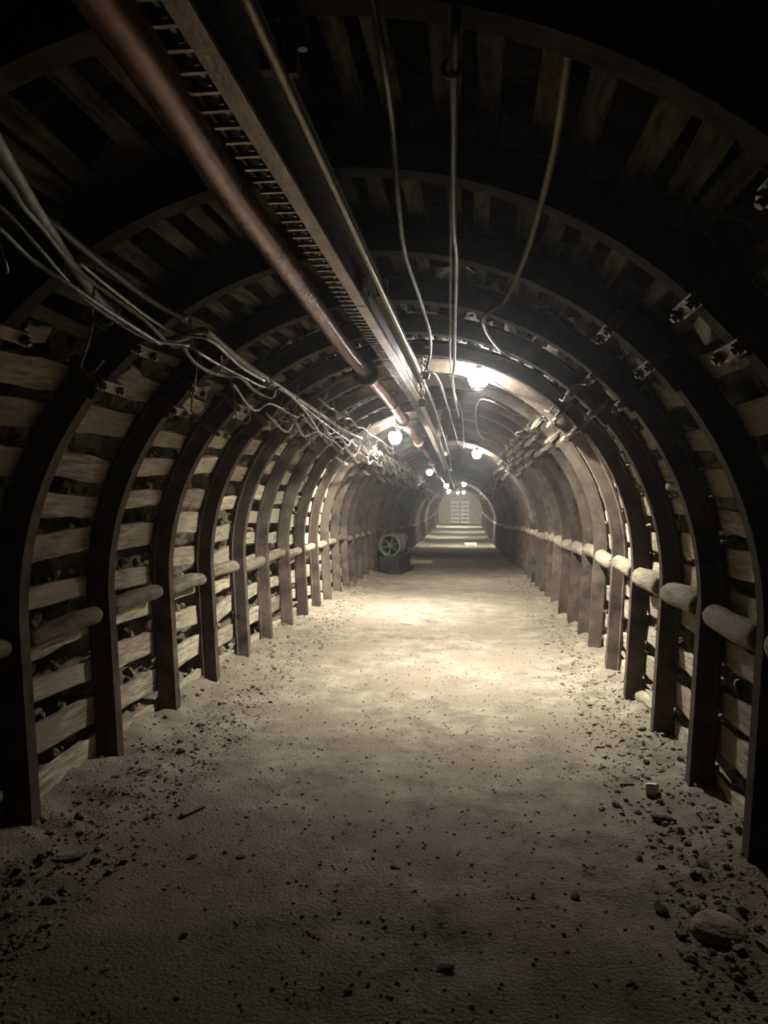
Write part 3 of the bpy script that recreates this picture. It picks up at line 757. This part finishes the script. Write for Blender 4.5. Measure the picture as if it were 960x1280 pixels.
# ------------------------------------------------------------------ blower by the left wall
y0 = 15.9; pc = atY(487, 682, y0); zf = floor_z(pc.x, y0)
t = tag(link('drum_blower', None, None, (pc.x, y0, zf), (0, 0, -.16)), 'round steel drum blower on a dark skid against the left wall', 'blower')
hc = pc.z - zf; r = .235
bm = bmesh.new(); lathe(bm, [(.04, r * .86), (0, r * .88), (-.02, r), (0, r * 1.04), (.05, r * 1.04), (.06, r * .97), (.4, r * .97), (.42, r * 1.04), (.46, r * 1.04), (.47, r * .97), (.9, r * .9), (1.0, r * .6), (1.0, .001)], 32)
link('casing', mesh_of(bm, M['green'], True), t, (0, 0, hc))
bm = bmesh.new(); lathe(bm, [(.18, r * .86), (.0, r * .88), (-.025, r * .95), (-.02, r * 1.06), (.03, r * 1.06)], 32); link('rim', mesh_of(bm, M['green'], True), t, (0, -.01, hc))
bm = bmesh.new(); lathe(bm, [(.02, .001), (.02, .05), (.08, .065), (.2, .065)], 16)
for k in range(6):
    a = k * PI / 3 + .3; box(bm, (.13 * math.cos(a), .1, .13 * math.sin(a)), (.16, .012, .03), Euler((0, -a, 0)))
link('impeller', mesh_of(bm, M['green']), t, (0, 0, hc))
bm = bmesh.new(); box(bm, (0, .45, (hc - r) / 2 + .01), (.46, 1.0, hc - r + .02)); box(bm, (.12, .45, .05), (.36, 1.15, .1)); bmesh.ops.bevel(bm, geom=bm.edges[:], offset=.01, segments=1, affect='EDGES')
link('skid', mesh_of(bm, M['black']), t)
p = atY(525, 694, 19.0)
zz = floor_z(p.x, 19.0)
o = link('timber_beam', mesh_of(rough_box(.62, .12, .10, seed=91), M['plank']), None, (p.x, 19, zz + .055), (0, 0, .05)); tag(o, 'timber beam lying across the floor behind the drum blower', 'beam')
p = Vector((-.1, 31.5, 0)); p = atY(588, 682, 31.5); zz = floor_z(p.x, 31.5)
o = link('pale_slab', mesh_of(rough_box(.5, .4, .10, seed=92), M['pale']), None, (p.x, 31.5, zz + .055), (0, 0, .1)); tag(o, 'small pale slab lying in the middle of the far floor', 'slab')
# dark box-like machine behind the blower
bx0 = CX(17.9) - 1.2; zz = floor_z(bx0, 17.9)
t = tag(link('electric_cabinet', None, None, (bx0, 17.9, zz - .03)), 'dark narrow electrical cabinet standing behind the drum blower on the left', 'cabinet')
bm = bmesh.new(); box(bm, (0, 0, .45), (.34, .5, .9)); bmesh.ops.bevel(bm, geom=bm.edges[:], offset=.012, segments=2, affect='EDGES'); link('body', mesh_of(bm, M['black']), t)
bm = bmesh.new(); box(bm, (0, -.26, .5), (.27, .02, .7)); d = link('door', mesh_of(bm, M['green']), t)
bm = bmesh.new(); cyl(bm, (.09, -.29, .45), (.09, -.29, .55), .012, 8); link('handle', mesh_of(bm, M['zinc']), d)

# ------------------------------------------------------------------ end of the gallery
ye = Y_END
bm = bmesh.new(); vs = []
for a in range(-2, 23):
    an = PI * a / 20; vs.append(bm.verts.new((CX(ye) + 2.2 * math.cos(an), ye, CZ(ye) + HL + 2.2 * math.sin(an))))
vs.append(bm.verts.new((CX(ye) - 2.2, ye, CZ(ye) - .3))); vs.append(bm.verts.new((CX(ye) + 2.2, ye, CZ(ye) - .3)))
bm.faces.new(vs); f = bmesh.ops.extrude_face_region(bm, geom=bm.faces[:])
for v in f['geom']:
    if isinstance(v, bmesh.types.BMVert): v.co.y += .2
struct('wall_end', mesh_of(bm, M['plank']))
t = tag(link('slatted_gate', None, None, (CX(ye), ye - .25, CZ(ye))), 'pale slatted double gate closing the far end of the gallery', 'gate')
bm = bmesh.new()
for x in (-.75, .0, .75): box(bm, (x, 0, 1.0), (.1, .08, 2.0))
box(bm, (0, 0, 2.0), (1.6, .08, .1)); link('frame', mesh_of(bm, M['plank']), t)
for sx in (-.375, .375):
    bm = bmesh.new()
    for k in range(6): box(bm, (sx, -.05, .15 + k * .3), (.6, .03, .15))
    for q in (-.2, .2): box(bm, (sx + q, -.02, .95), (.06, .03, 1.7))
    link('gate_leaf', mesh_of(bm, M['pale']), t)
# portal behind the camera: rock face closing the space
bm = bmesh.new()
box(bm, (CX(0), -2.6, 1.3), (4.8, .2, 4.2)); struct('wall_back', mesh_of(bm, M['rock']))

# ------------------------------------------------------------------ haze
HAZE = .0042
if HAZE:
    m = bpy.data.materials.new('dust_haze'); m.use_nodes = True; nt = m.node_tree
    nt.nodes.remove(nt.nodes['Principled BSDF']); v = nt.nodes.new('ShaderNodeVolumeScatter')
    v.inputs['Color'].default_value = (.92, .96, 1, 1); v.inputs['Density'].default_value = HAZE; v.inputs['Anisotropy'].default_value = .86
    nt.links.new(v.outputs[0], nt.nodes['Material Output'].inputs['Volume'])
    bm = bmesh.new(); box(bm, (-.7, 27.5, 1.0), (5.6, 60, 5.0)); o = link('dust_haze', mesh_of(bm, m))
    tag(o, 'thin dusty haze filling the whole gallery', 'haze', kind='stuff')

# ------------------------------------------------------------------ world and view
w = bpy.data.worlds.new('world'); S.world = w; w.use_nodes = True
w.node_tree.nodes['Background'].inputs[0].default_value = (0, 0, 0, 1); w.node_tree.nodes['Background'].inputs[1].default_value = 0
S.view_settings.view_transform = 'Standard'; S.view_settings.look = 'None'; S.view_settings.gamma = 1
S.view_settings.use_curve_mapping = False; S.view_settings.exposure = .12
S.cycles.max_bounces = 6; S.cycles.diffuse_bounces = 4; S.cycles.volume_bounces = 0
